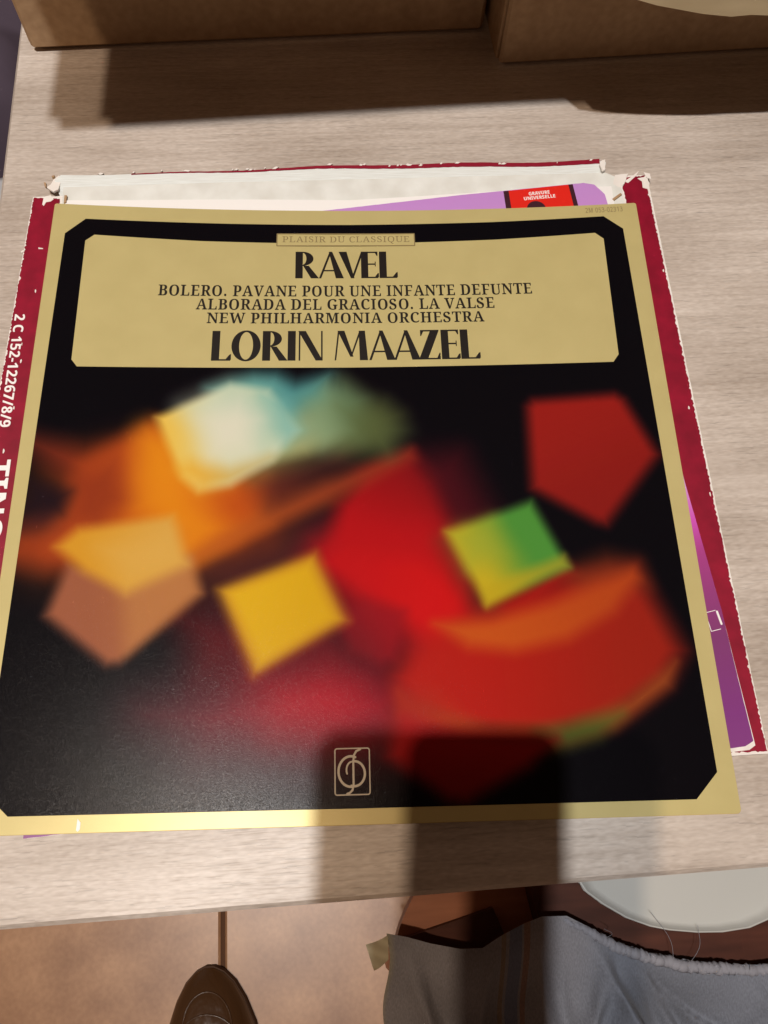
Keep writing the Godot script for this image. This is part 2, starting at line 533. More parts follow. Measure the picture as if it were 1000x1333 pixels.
	# two ghost pentagons at left
	blot([0.0684, 0.7172, 0.0916, 0.6428, 0.2642, 0.6374, 0.2823, 0.6879, 0.2201, 0.7461, 0.1775, 0.7856, 0.1591, 0.7873], .014, c8(166, 104, 76), c8(184, 122, 72), [0.1123, 0.7158, 0.2477, 0.685])
	blot([0.1727, 0.6837, 0.261, 0.6373, 0.278, 0.6878, 0.2198, 0.7418, 0.1856, 0.771], .02, c8(196, 138, 84), Color(-1, 0, 0), [], .7)
	blot([0.0713, 0.616, 0.1008, 0.5883, 0.2347, 0.5708, 0.2604, 0.6454, 0.2142, 0.6675, 0.1771, 0.686, 0.1164, 0.6546], .014, c8(224, 168, 52), c8(226, 180, 84), [0.0905, 0.614, 0.2424, 0.6043])
	blot([0.132, 0.6168, 0.2361, 0.5923, 0.2536, 0.6419, 0.1774, 0.6771], .03, c8(230, 190, 96), Color(-1, 0, 0), [], .6)
	# yellow square
	blot([0.3058, 0.6838, 0.4434, 0.6311, 0.4888, 0.732, 0.3593, 0.8063], .016, c8(214, 160, 44), c8(196, 140, 44), [0.3123, 0.6862, 0.4857, 0.7231])
	blot([0.3188, 0.6863, 0.4357, 0.6426, 0.4748, 0.7295, 0.3673, 0.794], .015, c8(232, 192, 38), c8(224, 182, 34), [0.3231, 0.6864, 0.4641, 0.7227])
	# red pentagon at right
	blot([0.7731, 0.3961, 0.784, 0.384, 0.9136, 0.3763, 0.9269, 0.3864, 0.9669, 0.4835, 0.8733, 0.5954, 0.8577, 0.5914, 0.7671, 0.535], .016, c8(160, 38, 33), c8(144, 35, 31), [0.79, 0.3965, 0.8737, 0.5918])
	# big red ball
	blot([0.6031, 0.7585, 0.6926, 0.7163, 0.8073, 0.6733, 0.9074, 0.6616, 0.9575, 0.7839, 0.9264, 0.83, 0.8471, 0.8796, 0.761, 0.9026, 0.6379, 0.8895, 0.5671, 0.8575, 0.553, 0.8108], .028, c8(186, 36, 28), c8(160, 42, 30), [0.6234, 0.7806, 0.9351, 0.7877])
	blot([0.6926, 0.7163, 0.8037, 0.6558, 0.8132, 0.6711, 0.7463, 0.7287, 0.6472, 0.7431], .022, c8(176, 34, 28), Color(-1, 0, 0), [], .9)
	blot([0.8024, 0.6674, 0.8668, 0.6454, 0.9107, 0.6546, 0.9172, 0.6872, 0.8269, 0.6967], .03, c8(150, 62, 34), Color(-1, 0, 0), [], .75)
	blot([0.6106, 0.739, 0.6913, 0.7341, 0.781, 0.7115, 0.8508, 0.6835, 0.9023, 0.6661, 0.9074, 0.6778, 0.8673, 0.7269, 0.7971, 0.765, 0.7199, 0.7806, 0.656, 0.7727], .018, c8(206, 96, 34), c8(190, 80, 34), [0.6468, 0.7486, 0.8965, 0.6753], .95)
	blot([0.5555, 0.8316, 0.5982, 0.8583, 0.68, 0.8805, 0.7839, 0.8831, 0.8723, 0.8496, 0.9439, 0.8008, 0.9303, 0.8322, 0.8461, 0.8877, 0.7393, 0.9119, 0.6373, 0.8994, 0.5565, 0.8624], .016, c8(176, 66, 34), c8(160, 84, 40), [0.5672, 0.8525, 0.8814, 0.8601], .9)
	blot([0.7413, 0.8921, 0.8055, 0.8766, 0.859, 0.8698, 0.8237, 0.8992, 0.7596, 0.9154], .02, c8(78, 110, 46), Color(-1, 0, 0), [], .85)
	blot([0.5555, 0.8316, 0.5992, 0.8378, 0.6389, 0.8745, 0.6769, 0.9201, 0.5747, 0.9224, 0.5455, 0.8822], .03, c8(170, 40, 34), c8(190, 70, 36), [0.5554, 0.8924, 0.6589, 0.885], .8)
	# red point below
	blot([0.5393, 0.9166, 0.5615, 0.8675, 0.6379, 0.8895, 0.7664, 0.8997, 0.7267, 0.936, 0.6404, 0.9776, 0.6146, 0.9732], .018, c8(176, 28, 30), c8(146, 26, 30), [0.6376, 0.8945, 0.6327, 0.9718])
	# green square
	blot([0.6236, 0.6167, 0.6569, 0.5897, 0.6926, 0.7163, 0.6762, 0.716], .03, c8(120, 66, 40), Color(-1, 0, 0), [], .7)
	blot([0.6335, 0.6013, 0.7651, 0.555, 0.81, 0.6594, 0.6861, 0.7162], .013, c8(204, 188, 44), c8(82, 158, 66), [0.6744, 0.6647, 0.7567, 0.6194])
	blot([0.6446, 0.6051, 0.7029, 0.5845, 0.7157, 0.6363, 0.6637, 0.6587], .03, c8(162, 184, 62), Color(-1, 0, 0), [], .7)
	blot([0.6842, 0.7117, 0.6816, 0.6878, 0.8054, 0.6406, 0.81, 0.6594], .012, c8(198, 180, 40), c8(170, 170, 52), [0.6935, 0.7051, 0.8037, 0.6558], .8)
	var by := PackedByteArray()
	by.resize(AN * AN * 3)
	for i in AN * AN:
		by[i * 3] = clampi(int(ar[i] * 255.0), 0, 255)
		by[i * 3 + 1] = clampi(int(ag[i] * 255.0), 0, 255)
		by[i * 3 + 2] = clampi(int(ab[i] * 255.0), 0, 255)
	return ImageTexture.create_from_image(Image.create_from_data(AN, AN, false, Image.FORMAT_RGB8, by))

func make_materials() -> void:
	# pale laminate with oak grain along the table
	var W := 1536
	var H := 1024
	M.oak = mat(Color.WHITE, 0.42, 0.45)
	M.oak.albedo_texture = toned(W, H, c8(156, 143, 131), c8(218, 209, 200), [
		[noise_bytes(64, H, 0.10, 3, W, H, 4), 0.3], [noise_bytes(40, 160, 0.06, 8, W, H), 0.45],
		[noise_bytes(384, H, 0.22, 12, W, H, 3), 0.36], [noise_bytes(96, 64, 0.04, 21, W, H), 0.35], [noise_bytes(384, H, 0.4, 23, W, H, 1), 0.2]], 80)
	M.oak.uv1_scale = Vector3(1, 1.5, 1)
	M.oak.normal_enabled = true
	M.oak.normal_texture = bumps(W, H, 0.2, 5, 2.2, 3, 128, H)
	M.oak.normal_scale = 0.2
	# gold ink on laminated card
	M.gold = mat(c8(194, 181, 126), 0.36, 0.3)
	M.gold.metallic = 0.12
	M.gold.albedo_texture = toned(512, 512, c8(244, 243, 240), c8(255, 255, 255), [[noise_bytes(512, 512, 0.02, 31, 512, 512, 5), 0.8]])
	M.linen = bumps(2048, 2048, 0.45, 44, 3.2, 1)
	M.gold.normal_enabled = true
	M.gold.normal_texture = M.linen
	M.gold.normal_scale = 0.015
	M.print = mat(c8(222, 214, 212), 0.22, 0.2)
	M.print.albedo_texture = picture()
	M.print.normal_enabled = true
	M.print.normal_texture = M.linen
	M.print.normal_scale = 0.1
	M.ink = mat(c8(26, 22, 20), 0.4)
	M.grey_ink = mat(c8(128, 112, 74), 0.5)
	M.silver_ink = mat(c8(196, 186, 168), 0.5)
	M.sleeve_edge = mat(c8(176, 152, 88), 0.7)
	# worn board and papers
	M.crimson = mat(c8(148, 14, 46), 0.5, 0.4)
	M.crimson.albedo_texture = toned(512, 512, c8(206, 200, 204), c8(255, 255, 255), [[noise_bytes(512, 512, 0.02, 61, 512, 512, 4), 0.9]])
	M.crimson.uv1_scale = Vector3(6, 6, 6)
	M.board = mat(c8(236, 232, 228), 0.9, 0.2)
	M.board.albedo_texture = toned(512, 512, c8(236, 234, 230), c8(255, 255, 254), [[noise_bytes(512, 512, 0.03, 66, 512, 512, 4), 1.2]])
	M.board.uv1_scale = Vector3(2, 2, 2)
	M.lining = mat(c8(224, 230, 230), 0.8, 0.3)
	M.lining.albedo_texture = M.board.albedo_texture
	M.cream = mat(c8(226, 229, 226), 0.8, 0.3)
	M.cream.albedo_texture = M.board.albedo_texture
	M.cream.uv1_scale = Vector3(3, 3, 3)
	M.white_ink = mat(c8(236, 235, 233), 0.6)
	M.red_ink = mat(c8(216, 34, 22), 0.45)
	M.dark_ink = mat(c8(58, 20, 34), 0.5)
	M.lilac = mat(Color.WHITE, 0.3, 0.5)
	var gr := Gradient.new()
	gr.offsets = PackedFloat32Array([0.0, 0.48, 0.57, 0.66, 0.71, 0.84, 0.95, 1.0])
	gr.colors = PackedColorArray([c8(190, 138, 206), c8(198, 152, 212), c8(212, 184, 222), c8(200, 84, 182), c8(164, 64, 132), c8(124, 58, 110), c8(124, 56, 124), c8(126, 62, 126)])  # the palest stop, ahead of the magenta, is glare painted into the print
	var gt := GradientTexture2D.new()
	gt.gradient = gr
	gt.width = 16
	gt.height = 512
	gt.fill_from = Vector2(0, 0)
	gt.fill_to = Vector2(0, 1)
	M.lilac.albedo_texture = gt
	# boxes
	M.kraft = mat(Color.WHITE, 0.85, 0.25)
	M.kraft.albedo_texture = toned(512, 512, c8(152, 122, 92), c8(188, 158, 124), [[noise_bytes(512, 512, 0.06, 71, 512, 512, 4), 0.6], [noise_bytes(128, 16, 0.08, 73, 512, 512, 2), 0.4]])
	M.kraft.uv1_triplanar = true
	M.kraft.uv1_scale = Vector3(4, 4, 4)
	M.pale_kraft = mat(c8(176, 160, 130), 0.9, 0.2)
	M.pale_kraft.albedo_texture = M.board.albedo_texture
	# floor
	M.grout = mat(c8(88, 62, 46), 0.95, 0.2)
	M.tiles = []
	for k in 3:
		var t := mat(Color.WHITE, 0.38, 0.5)
		t.albedo_texture = toned(512, 512, c8(142, 102, 72), c8(184, 142, 106), [[noise_bytes(512, 512, 0.010, 81 + k, 512, 512, 5), 0.95], [noise_bytes(512, 512, 0.12, 91 + k, 512, 512, 3), 0.35]])
		t.uv1_scale = Vector3(2.5, 2.5, 2.5)
		M.tiles.append(t)
	M.leather = mat(c8(66, 42, 22), 0.3, 0.5)
	M.leather.normal_enabled = true
	M.leather.normal_texture = bumps(256, 256, 0.05, 101, 2.0, 3)
	M.leather.normal_scale = 0.35
	M.sole = mat(c8(70, 44, 24), 0.8)
	M.orange_wood = mat(Color.WHITE, 0.5, 0.4)
	M.orange_wood.albedo_texture = toned(512, 512, c8(140, 86, 58), c8(176, 114, 80), [[noise_bytes(64, 512, 0.05, 111, 512, 512, 4), 0.9]])
	M.orange_wood.uv1_scale = Vector3(3, 3, 3)
	M.dark_wood = mat(Color.WHITE, 0.6, 0.3)
	M.dark_wood.albedo_texture = toned(256, 256, c8(62, 34, 26), c8(88, 50, 38), [[noise_bytes(32, 256, 0.08, 115, 256, 256, 4), 0.9]])
	M.dark_wood.uv1_scale = Vector3(4, 4, 4)
	M.enamel = mat(c8(190, 192, 188), 0.45, 0.5)
	M.selvage = mat(c8(176, 168, 142), 0.95, 0.2)
	M.hem = mat(c8(146, 147, 156), 0.95, 0.2)
	M.hem.normal_enabled = true
	M.hem.normal_texture = bumps(256, 256, 0.12, 121, 4.0, 3)
	M.black = mat(c8(18, 18, 20), 0.4)
	M.glass = mat(c8(8, 8, 10), 0.1)
	M.mauve = mat(c8(92, 82, 96), 0.95, 0.2)
	M.pale_cloth = mat(c8(206, 210, 216), 0.95, 0.2)
	M.brass = mat(c8(150, 120, 70), 0.35)
	M.brass.metallic = 0.8
	# cloth: thin weave, with a band of coloured stripes woven in
	var cw := 1024
	var chh := 256
	var wv := noise_bytes(cw, chh, 0.3, 131, cw, chh, 2)
	var sh := noise_bytes(64, 64, 0.06, 133, cw, chh, 3)
	var im := Image.create(cw, chh, false, Image.FORMAT_RGB8)
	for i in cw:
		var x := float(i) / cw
		var base := c8(134, 133, 138).lerp(c8(118, 123, 134), smoothstep(0.42, 0.55, x))  # left lightened against the phone's shadow, right dimmed: lighting put into the colour
		base = base.lerp(c8(160, 154, 130), smoothstep(0.022, 0.0, x) * 0.8)
		var band := base
		if x > 0.262 and x < 0.276: band = c8(130, 104, 72)
		elif x > 0.284 and x < 0.312: band = c8(84, 98, 130)
		elif x > 0.318 and x < 0.332: band = c8(132, 88, 64)
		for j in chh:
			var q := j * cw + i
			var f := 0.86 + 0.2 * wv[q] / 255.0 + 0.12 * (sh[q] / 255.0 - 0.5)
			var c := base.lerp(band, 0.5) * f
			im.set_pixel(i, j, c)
	M.cloth = mat(Color.WHITE, 0.95, 0.2)
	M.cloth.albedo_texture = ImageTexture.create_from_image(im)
	M.cloth.normal_enabled = true
	M.cloth.normal_texture = bumps(512, 512, 0.3, 135, 3.0, 2)
	M.cloth.normal_scale = 0.2
	M.cloth.rim_enabled = true
	M.cloth.rim = 0.2

# ---------------------------------------------------------------- the place
func _ready() -> void:
	rng.seed = 7
	var cam := Camera3D.new()
	cam.name = "camera"
	cam.fov = 64.58
	cam.near = 0.01
	cam.far = 60.0
	add_child(cam)
	cam.transform = Transform3D(Basis(Vector3(0.999166, 0.029842, 0.027881), -Vector3(-0.015414, -0.356634, 0.934117), -Vector3(0.037819, -0.933768, -0.355876)), Vector3(-0.00039, 0.36614, 0.15610))
	cam.current = true
	var we := WorldEnvironment.new()
	we.name = "environment"
	var env := Environment.new()
	env.background_mode = Environment.BG_COLOR
	env.background_color = Color(0.40, 0.31, 0.25)
	env.background_energy_multiplier = 0.85
	env.tonemap_mode = Environment.TONE_MAPPER_LINEAR
	env.tonemap_exposure = 0.91
	env.sdfgi_enabled = true
	env.ssao_enabled = true
	env.ssil_enabled = true
	we.environment = env
	add_child(we)
	var lamps := [[Vector3(-0.208, 1.5, 0.214), Color(0.97, 0.97, 0.97), 2.05], [Vector3(-0.328, 1.5, 0.214), Color(1.0, 0.88, 0.76), 1.05]]
	for L in lamps:
		var l := OmniLight3D.new()
		l.name = "bulb_light"
		l.light_color = L[1]
		l.light_energy = L[2]
		l.light_size = 0.014
		l.omni_range = 12.0
		l.omni_attenuation = 2.0
		l.shadow_enabled = true
		add_child(l, true)
		l.position = L[0]

	make_materials()
	build_floor()
	build_table()
	build_boxes()
	build_records()
	build_front_things()
	build_room_things(lamps, cam.transform)

func build_floor() -> void:
	# the floor runs with the table; its joints lie lower than the tiles
	var fl := MeshInstance3D.new()
	fl.name = "floor"
	var st := mb()
	bx(st, Vector3(-2.8, -0.05, -3.4), Vector3(2.8, -0.004, 1.4), 0.0)
	fl.mesh = st.commit()
	fl.material_override = M.grout
	add_child(fl)
	fl.transform = Transform3D(Basis(EX, Vector3.UP, EZ), Vector3(-0.1285, FLOOR, 0.23))
	fl.set_meta("kind", "structure")
	fl.set_meta("label", "pinkish terracotta tiled floor with dark joints under the table")
	var meshes := []
	for k in 4:
		var t := mb()
		bx(t, Vector3(-0.1978, -0.02, -0.1978), Vector3(0.1978, 0, 0.1978), 0.002, Transform3D.IDENTITY, 1.0)
		meshes.append(t.commit())
	for i in range(-6, 6):
		for j in range(-8, 3):
			var o := MeshInstance3D.new()
			o.name = "tile"
			o.mesh = meshes[0]
			o.material_override = M.tiles[rng.randi() % 3]
			fl.add_child(o, true)
			o.position = Vector3(0.2 + 0.4 * i, rng.randf_range(-0.0006, 0.0), 0.08 + 0.4 * j)
			o.rotation.y = (rng.randi() % 4) * PI / 2

func build_table() -> void:
	var t := thing("oak_table", "pale washed oak table that everything else rests on", "table", TO + EX * 0.6 - EZ * 0.4 + Vector3(0, FLOOR, 0))
	var f := Transform3D(Basis(EX, Vector3.UP, EZ), TO)
	var st := mb()
	bx(st, Vector3(0, -0.024, -0.8), Vector3(1.2, 0, 0), 0.0018, f, 1.0 / 0.6)
	part("table_top", st, M.oak, t)
	for q in [[0.03, -0.09], [1.11, -0.09], [0.03, -0.77], [1.11, -0.77]]:
		var g := mb()
		bx(g, Vector3(q[0], FLOOR, q[1]), Vector3(q[0] + 0.06, -0.0245, q[1] + 0.06), 0.002, f, 1.0 / 1.2)
		part("leg", g, M.oak, t)

func box_walls(t: Node3D, a: Vector3, ex: Vector3, w: float, d: float, h: float) -> void:
	var ez := Vector3(-ex.z, 0, ex.x)
	var f := Transform3D(Basis(ex, Vector3.UP, ez), a)
	var th := 0.004
	var st := mb()
	bx(st, Vector3(0.0015, 0.003, -th), Vector3(w - 0.0015, h, 0), 0.0016, f)
	part("front_panel", st, M.kraft, t)
	st = mb()
	bx(st, Vector3(0, 0.003, -d), Vector3(w, h, -d + th), 0.001, f)
	part("back_panel", st, M.kraft, t)
	for x in [0.0, w - th]:
		st = mb()
		bx(st, Vector3(x, 0.003, -d + th), Vector3(x + th, h, -th - 0.0003), 0.001, f)
		part("side_panel", st, M.kraft, t)
	st = mb()
	bx(st, Vector3(0.006, 0.0, -d + 0.004), Vector3(w - 0.002, 0.0028, -0.004), 0.0008, f)
	part("bottom_flap", st, M.kraft, t)

func build_boxes() -> void:
	var a := Vector3(-0.1914, 0, -0.2844)
	var ex := (Vector3(0.0881, 0, -0.3039) - a).normalized()
	var t := thing("cardboard_box", "brown cardboard box at the far left with its lit left corner", "box", a + ex * 0.14 + Vector3(0, 0, -0.12), "brown cardboard boxes behind the records")
	box_walls(t, a, ex, 0.278, 0.24, 0.296)
	var st := mb()
	sheet(st, _p([-0.183, -0.288, -0.1816, -0.1443, -0.177, -0.1443, -0.1755, -0.1374, -0.02, -0.1500, 0.085, -0.158, 0.086, -0.306]), flat_pos, 0.2965, 0.3005, 1.0)
	part("top_flap", st, M.kraft, t)
	# right box
	var b := Vector3(0.0912, 0, -0.2738)
	var bex := (Vector3(0.264, 0, -0.2885) - b).normalized()
	var r := thing("cardboard_box", "brown cardboard box at the far right with torn pale flap hanging in front", "box", b + bex * 0.2 + Vector3(0, 0, -0.12), "brown cardboard boxes behind the records")
	box_walls(r, b, bex, 0.36, 0.26, 0.296)
	st = mb()
	sheet(st, _p([0.082, -0.274, 0.082, -0.1525, 0.212, -0.1515, 0.23, -0.172, 0.24, -0.284]), flat_pos, 0.3010, 0.3045, 1.0)
	part("top_flap", st, M.kraft, r)
	# torn flap: s along the box, t down the flap
	var hinge := b + bex * 0.11 + Vector3(0, 0.293, 0.003)
	var down := Vector3(0.0, -0.212, 0.0665)
	var n := Vector3(0, 0.0665, 0.212).normalized()
	var hang := func(p: Vector2, h: float) -> Vector3:
		return hinge + bex * p.x + down * p.y + n * (h + 0.05 * 0.212 * sin(p.y * PI) * 0.6)
	var edge := PackedVector2Array([Vector2(0.30, 0.0), Vector2(-0.10, 0.0), Vector2(-0.06, 0.75), Vector2(-0.06, 0.915)])
	edge = _p([0.25, 0, -0.005, 0, -0.03, 0.5, -0.10, 0.80, -0.086, 0.90])
	var low := _p([-0.07, .935, -.05, .960, -.025, .980, -.01, .991, .0, .990, .02, .998, .045, .998, .062, 1.002, .064, 1.012, .068, 1.011, .07, 1.0, .10, 1.004, .14, .996, .2, 1.0, .25, .99])
	for i in low.size():
		edge.append(low[i] + Vector2(0, rng.randf_range(-0.002, 0.002)))
	st = mb()
	sheet(st, edge, hang, -0.0015, 0.0015, 0.05)
	part("torn_flap", st, M.pale_kraft, r).set_meta("label", "pale torn cardboard flap hanging down")

func build_records() -> void:
	var sans := SystemFont.new()
	sans.font_names = PackedStringArray(["Droid Sans"])
	var sans_bold := SystemFont.new()
	sans_bold.font_names = PackedStringArray(["Droid Sans"])
	sans_bold.font_weight = 700
	var serif := SystemFont.new()
	serif.font_names = PackedStringArray(["Droid Serif"])
	var serif_bold := SystemFont.new()
	serif_bold.font_names = PackedStringArray(["Droid Serif"])
	serif_bold.font_weight = 700

	# --- worn crimson case at the bottom
	var c := thing("record_box", "worn crimson record box with frayed white edges lying under the sleeves", "record box", Vector3(0, 0, -0.02))
	var quadp := _p([-0.1746, -0.1712, 0.1715, -0.1868, 0.1785, 0.1335, -0.1788, 0.150])
	var st := mb()
	sheet(st, worn(quadp, 0.0025, 0.0006, 4), flat_pos, 0.0002, 0.0046, 0.4)
	part("board", st, M.board, c)
	# the crimson print has come off along the edges; a torn strip is gone along the far side
	var lft := worn(_p([-0.1743, -0.1706, -0.1605, -0.1702, -0.1600, -0.1665, -0.162, -0.160, -0.160, -0.10, -0.06, -0.10, -0.06, 0.146, -0.1790, 0.1495]), 0.0009, 0.0016, 9, 0.0018)
	st = mb()
	sheet(st, lft, flat_pos, 0.0046, 0.00485, 0.1)
	var rgt := worn(_p([0.1545, -0.1815, 0.158, -0.1848, 0.1705, -0.1866, 0.1783, 0.1328, 0.11, 0.1345, 0.11, -0.10, 0.1565, -0.10, 0.157, -0.1745]), 0.0009, 0.0017, 15, 0.0022)
	sheet(st, rgt, flat_pos, 0.0046, 0.00485, 0.1)
	var cp := part("crimson_print", st, M.crimson, c)
	# white scuffs on the print
	st = mb()
	for q in [[-0.1684, -0.1708, -0.1648, -0.1719, -0.1628, -0.1692, -0.1643, -0.1676, -0.1667, -0.1671, -0.1677, -0.1645, -0.1686, -0.1655], [0.1653, -0.1838, 0.1699, -0.1849, 0.1719, -0.1805, 0.1704, -0.176, 0.1674, -0.1771, 0.1676, -0.1816], [0.157, -0.1816, 0.1619, -0.1849, 0.167, -0.1894, 0.1646, -0.1855, 0.1595, -0.1805], [-0.1762, -0.1341, -0.1747, -0.1351, -0.1742, -0.1341, -0.1757, -0.1331], [-0.1672, -0.1366, -0.1647, -0.1361, -0.1646, -0.1356, -0.167, -0.1356], [0.1695, -0.1883, 0.1729, -0.1872, 0.1732, -0.1833, 0.1707, -0.1844]]:
		sheet(st, _p(q), flat_pos, 0.0047, 0.00505, 0.4)
	for k in 14:
		var z := rng.randf_range(-0.16, 0.12)
		var side := rng.randf() < 0.35
		var x := (-0.171 + rng.randf() * 0.006) if side else (0.1722 + (z + 0.18) * 0.018 - rng.randf() * 0.004)
		var q := PackedVector2Array()
		for m in 6: q.append(Vector2(x, z) + Vector2(rng.randf_range(0.0002, 0.0007) * cos(m * TAU / 6), rng.randf_range(0.0004, 0.0016) * sin(m * TAU / 6)))
		sheet(st, q, flat_pos, 0.0047, 0.00502, 0.4)
	part("scuff", st, M.board, c).set_meta("kind", "stuff")
	# spine lettering, read downwards
	st = mb()
	var d1 := Vector2(0.01380, 0.99990)
	lettering(st, "2 C 152-12267/8/9", sans_bold, Vector2(-0.174, -0.0943), d1, Vector2(-d1.y, d1.x) * -1.0, 0.06521, 0.0054, flat_pos, 0.0051)
	lettering(st, "TINO ROSSI", sans_bold, Vector2(-0.1752, -0.0114), d1, Vector2(-d1.y, d1.x) * -1.0, 0.094, 0.0105, flat_pos, 0.0051)
	part("spine_lettering", st, M.white_ink, cp)
	# far wall of the box, fallen outwards: pale lining inside, crimson along its rim
	var wall := func(p: Vector2, h: float) -> Vector3:
		# p.x along the far side 0..1, p.y from foot to rim 0..1
		var foot := Vector3(-0.1608, 0.0012, -0.1735).lerp(Vector3(0.1440, 0.0012, -0.1835), p.x)
		var bow := 0.0007 * sin(p.x * 9.0) + 0.0005 * sin(p.x * 23.0)
		return foot + Vector3(0, 0.0045 * p.y + h + 0.001 * sin(p.y * PI), -0.0108 * p.y + bow * p.y)
	st = mb()
	sheet(st, _p([0, 0, 1.004, 0, 1.012, 0.9, 1.006, 0.985, 0.5, 1, 0.003, 0.985, -0.008, 0.7]), wall, -0.0004, 0.0014, 0.05)
	var wl := part("box_wall", st, M.lining, c)
	st = mb()
	var rim := PackedVector2Array()
	for k in 101:
		var x := lerpf(0.13, 1.0, k / 100.0)
		rim.append(Vector2(x, 1.0 - 0.02 * rng.randf() + 0.12 * smoothstep(0.1, 1.0, x)))
	for k in 101:
		var x := lerpf(1.0, 0.13, k / 100.0)
		rim.append(Vector2(x, lerpf(0.93, 0.84, smoothstep(0.1, 0.7, x)) + 0.03 * rng.randf() * rng.randf()))
	sheet(st, rim, wall, -0.001, 0.00165, 0.05)
	part("rim", st, M.crimson, wl).set_meta("label", "crimson paper along the rim, worn through in places")
	st = mb()
	for k in 34:
		var x := rng.randf_range(0.06, 1.0)
		var w := rng.randf_range(0.002, 0.012)
		var y := rng.randf_range(1.0, 1.09)
		sheet(st, PackedVector2Array([Vector2(x, y - 0.04), Vector2(x + w * 0.6, y - 0.05), Vector2(x + w, y + 0.02), Vector2(x + w * 0.4, y + 0.05)]), wall, -0.0012, 0.00185, 0.3)
	part("scuff", st, M.board, wl).set_meta("kind", "stuff")
	# torn corner pieces
	for q in [[[-0.164, -0.1823, -0.1613, -0.185, -0.1595, -0.1796, -0.1606, -0.1747, -0.1629, -0.1731, -0.1675, -0.1763, -0.1652, -0.1785], 0.0062], [[0.1448, -0.1939, 0.1471, -0.1944, 0.1461, -0.1866, 0.1442, -0.1854, 0.1431, -0.191], 0.0085], [[0.1447, -0.1796, 0.1539, -0.1824, 0.156, -0.178, 0.1526, -0.1659, 0.1439, -0.1659, 0.1456, -0.1725], 0.0062], [[0.1518, -0.1851, 0.1599, -0.1862, 0.1567, -0.1784, 0.1532, -0.1757, 0.15, -0.1784], 0.0064]]:
		st = mb()
		sheet(st, worn(_p(q[0]), 0.0012, 0.0007, 33 + int(q[1] * 1e5)), flat_pos, q[1] - 0.0012, q[1], 0.4)
		part("torn_corner", st, M.board, c)
	for q in [[-0.1685, -0.1787, -0.1672, -0.1782, -0.1668, -0.175, -0.1677, -0.176], [-0.1648, -0.183, -0.1632, -0.1836, -0.1631, -0.1825, -0.1643, -0.1819], [-0.1562, -0.1696, -0.1549, -0.1696, -0.1548, -0.1649, -0.156, -0.1643], [0.1476, -0.1667, 0.153, -0.171, 0.1537, -0.1699, 0.1484, -0.1656]]:
		st = mb()
		sheet(st, _p(q), flat_pos, 0.0062, 0.0076, 0.4)
		part("loose_scrap", st, M.kraft, c)

	# --- cream inner sleeve
	var iw := thing("inner_sleeve", "cream white paper sleeve with only its top edge showing behind the gold sleeve", "record sleeve", Vector3(0, 0.005, -0.02))
	var cream := _p([-0.1580, -0.1765, -0.06, -0.1800, 0.05, -0.1835, 0.1470, -0.1868, 0.1520, -0.1838, 0.1545, -0.1745, 0.1600, 0.118, -0.150, 0.130])
	var cream_pos := func(p: Vector2, h: float) -> Vector3:
		return Vector3(p.x, 0.0062 + h + 0.0006 * sin(p.x * 31.0 + p.y * 17.0) * smoothstep(-0.19, -0.15, p.y), p.y)
	st = mb()
	sheet(st, cream, cream_pos, -0.0008, 0.0, 0.02)
	part("paper", st, M.cream, iw)
	st = mb()
	sheet(st, _p([-0.156, -0.1668, 0.0, -0.1665, 0.10, -0.174, 0.1485, -0.176, 0.148, -0.12, -0.15, -0.12]), cream_pos, 0.0001, 0.0009, 0.02)
	part("folded_flap", st, M.white_ink, iw)

	# --- lilac sleeve
	var TR := Vector2(0.1430, -0.1790)
	var BR := Vector2(0.1733, 0.1315)
	var TL := Vector2(-0.1544, -0.1468)
	var BL := Vector2(-0.1373, 0.1590)
	var lv := thing("record_sleeve", "lilac to plum glossy record sleeve with a red label, askew under the gold sleeve", "record sleeve", Vector3(0, 0.0074, -0.01))
	var lilac_pos := func(p: Vector2, h: float) -> Vector3:
		var q := TL.lerp(TR, p.x).lerp(BL.lerp(BR, p.x), p.y)
		return Vector3(q.x, 0.0078 - 0.0028 * smoothstep(0.5, 1.0, p.y) + h, q.y)
	var outline := _p([0.02, 0.02, 0.3, 0.016, 0.51, 0.010, 0.73, 0.003, 0.965, 0.0, 0.985, 0.006, 1.0, 0.03, 1.0, 0.6, 1.004, 0.8, 1.0, 0.995, 0.99, 1.0, 0.005, 1.0, 0.0, 0.99, 0.0, 0.02])
	st = mb()
	sheet(st, outline, lilac_pos, -0.0008, -0.0001, 0.1)
	var lb := part("card", st, M.board, lv)
	st = mb()
	sheet(st, worn(_p([0.02, 0.02, 0.3, 0.016, 0.51, 0.010, 0.73, 0.003, 0.965, 0.0, 0.985, 0.006, 1.0, 0.03, 1.0, 0.6, 1.004, 0.8, 0.999, 0.989, 0.985, 0.995, 0.1, 1.0, 0.0, 1.0, 0.0, 0.02]), 0.008, 0.0009, 18), lilac_pos, -0.0001, 0.0001, 0.05)
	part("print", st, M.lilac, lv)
	# its red label, between two dark bars
	var lp := func(u: float, v: float) -> Vector2: return Vector2(u, v)
	st = mb()
	sheet(st, _p([0.8195, 0.0035, 0.9350, 0.0015, 0.9350, 0.08, 0.8160, 0.08]), lilac_pos, 0.0001, 0.00025, 0.1)
	var lab := part("red_label", st, M.red_ink, lv)
	for q in [[0.8095, 0.0035, 0.8195, 0.0035, 0.8160, 0.08, 0.8060, 0.08], [0.9350, 0.0015, 0.9435, 0.0015, 0.9435, 0.08, 0.9350, 0.08]]:
		st = mb()
		sheet(st, _p(q), lilac_pos, 0.0001, 0.00027, 0.1)
		part("dark_bar", st, M.dark_ink, lab)
	st = mb()
	sheet(st, arc(Vector2(0.864, 0.05), 0.018, 0.018, PI, TAU, 12), lilac_pos, 0.0002, 0.0004, 0.1)
	part("dark_emblem", st, M.dark_ink, lab)
	st = mb()
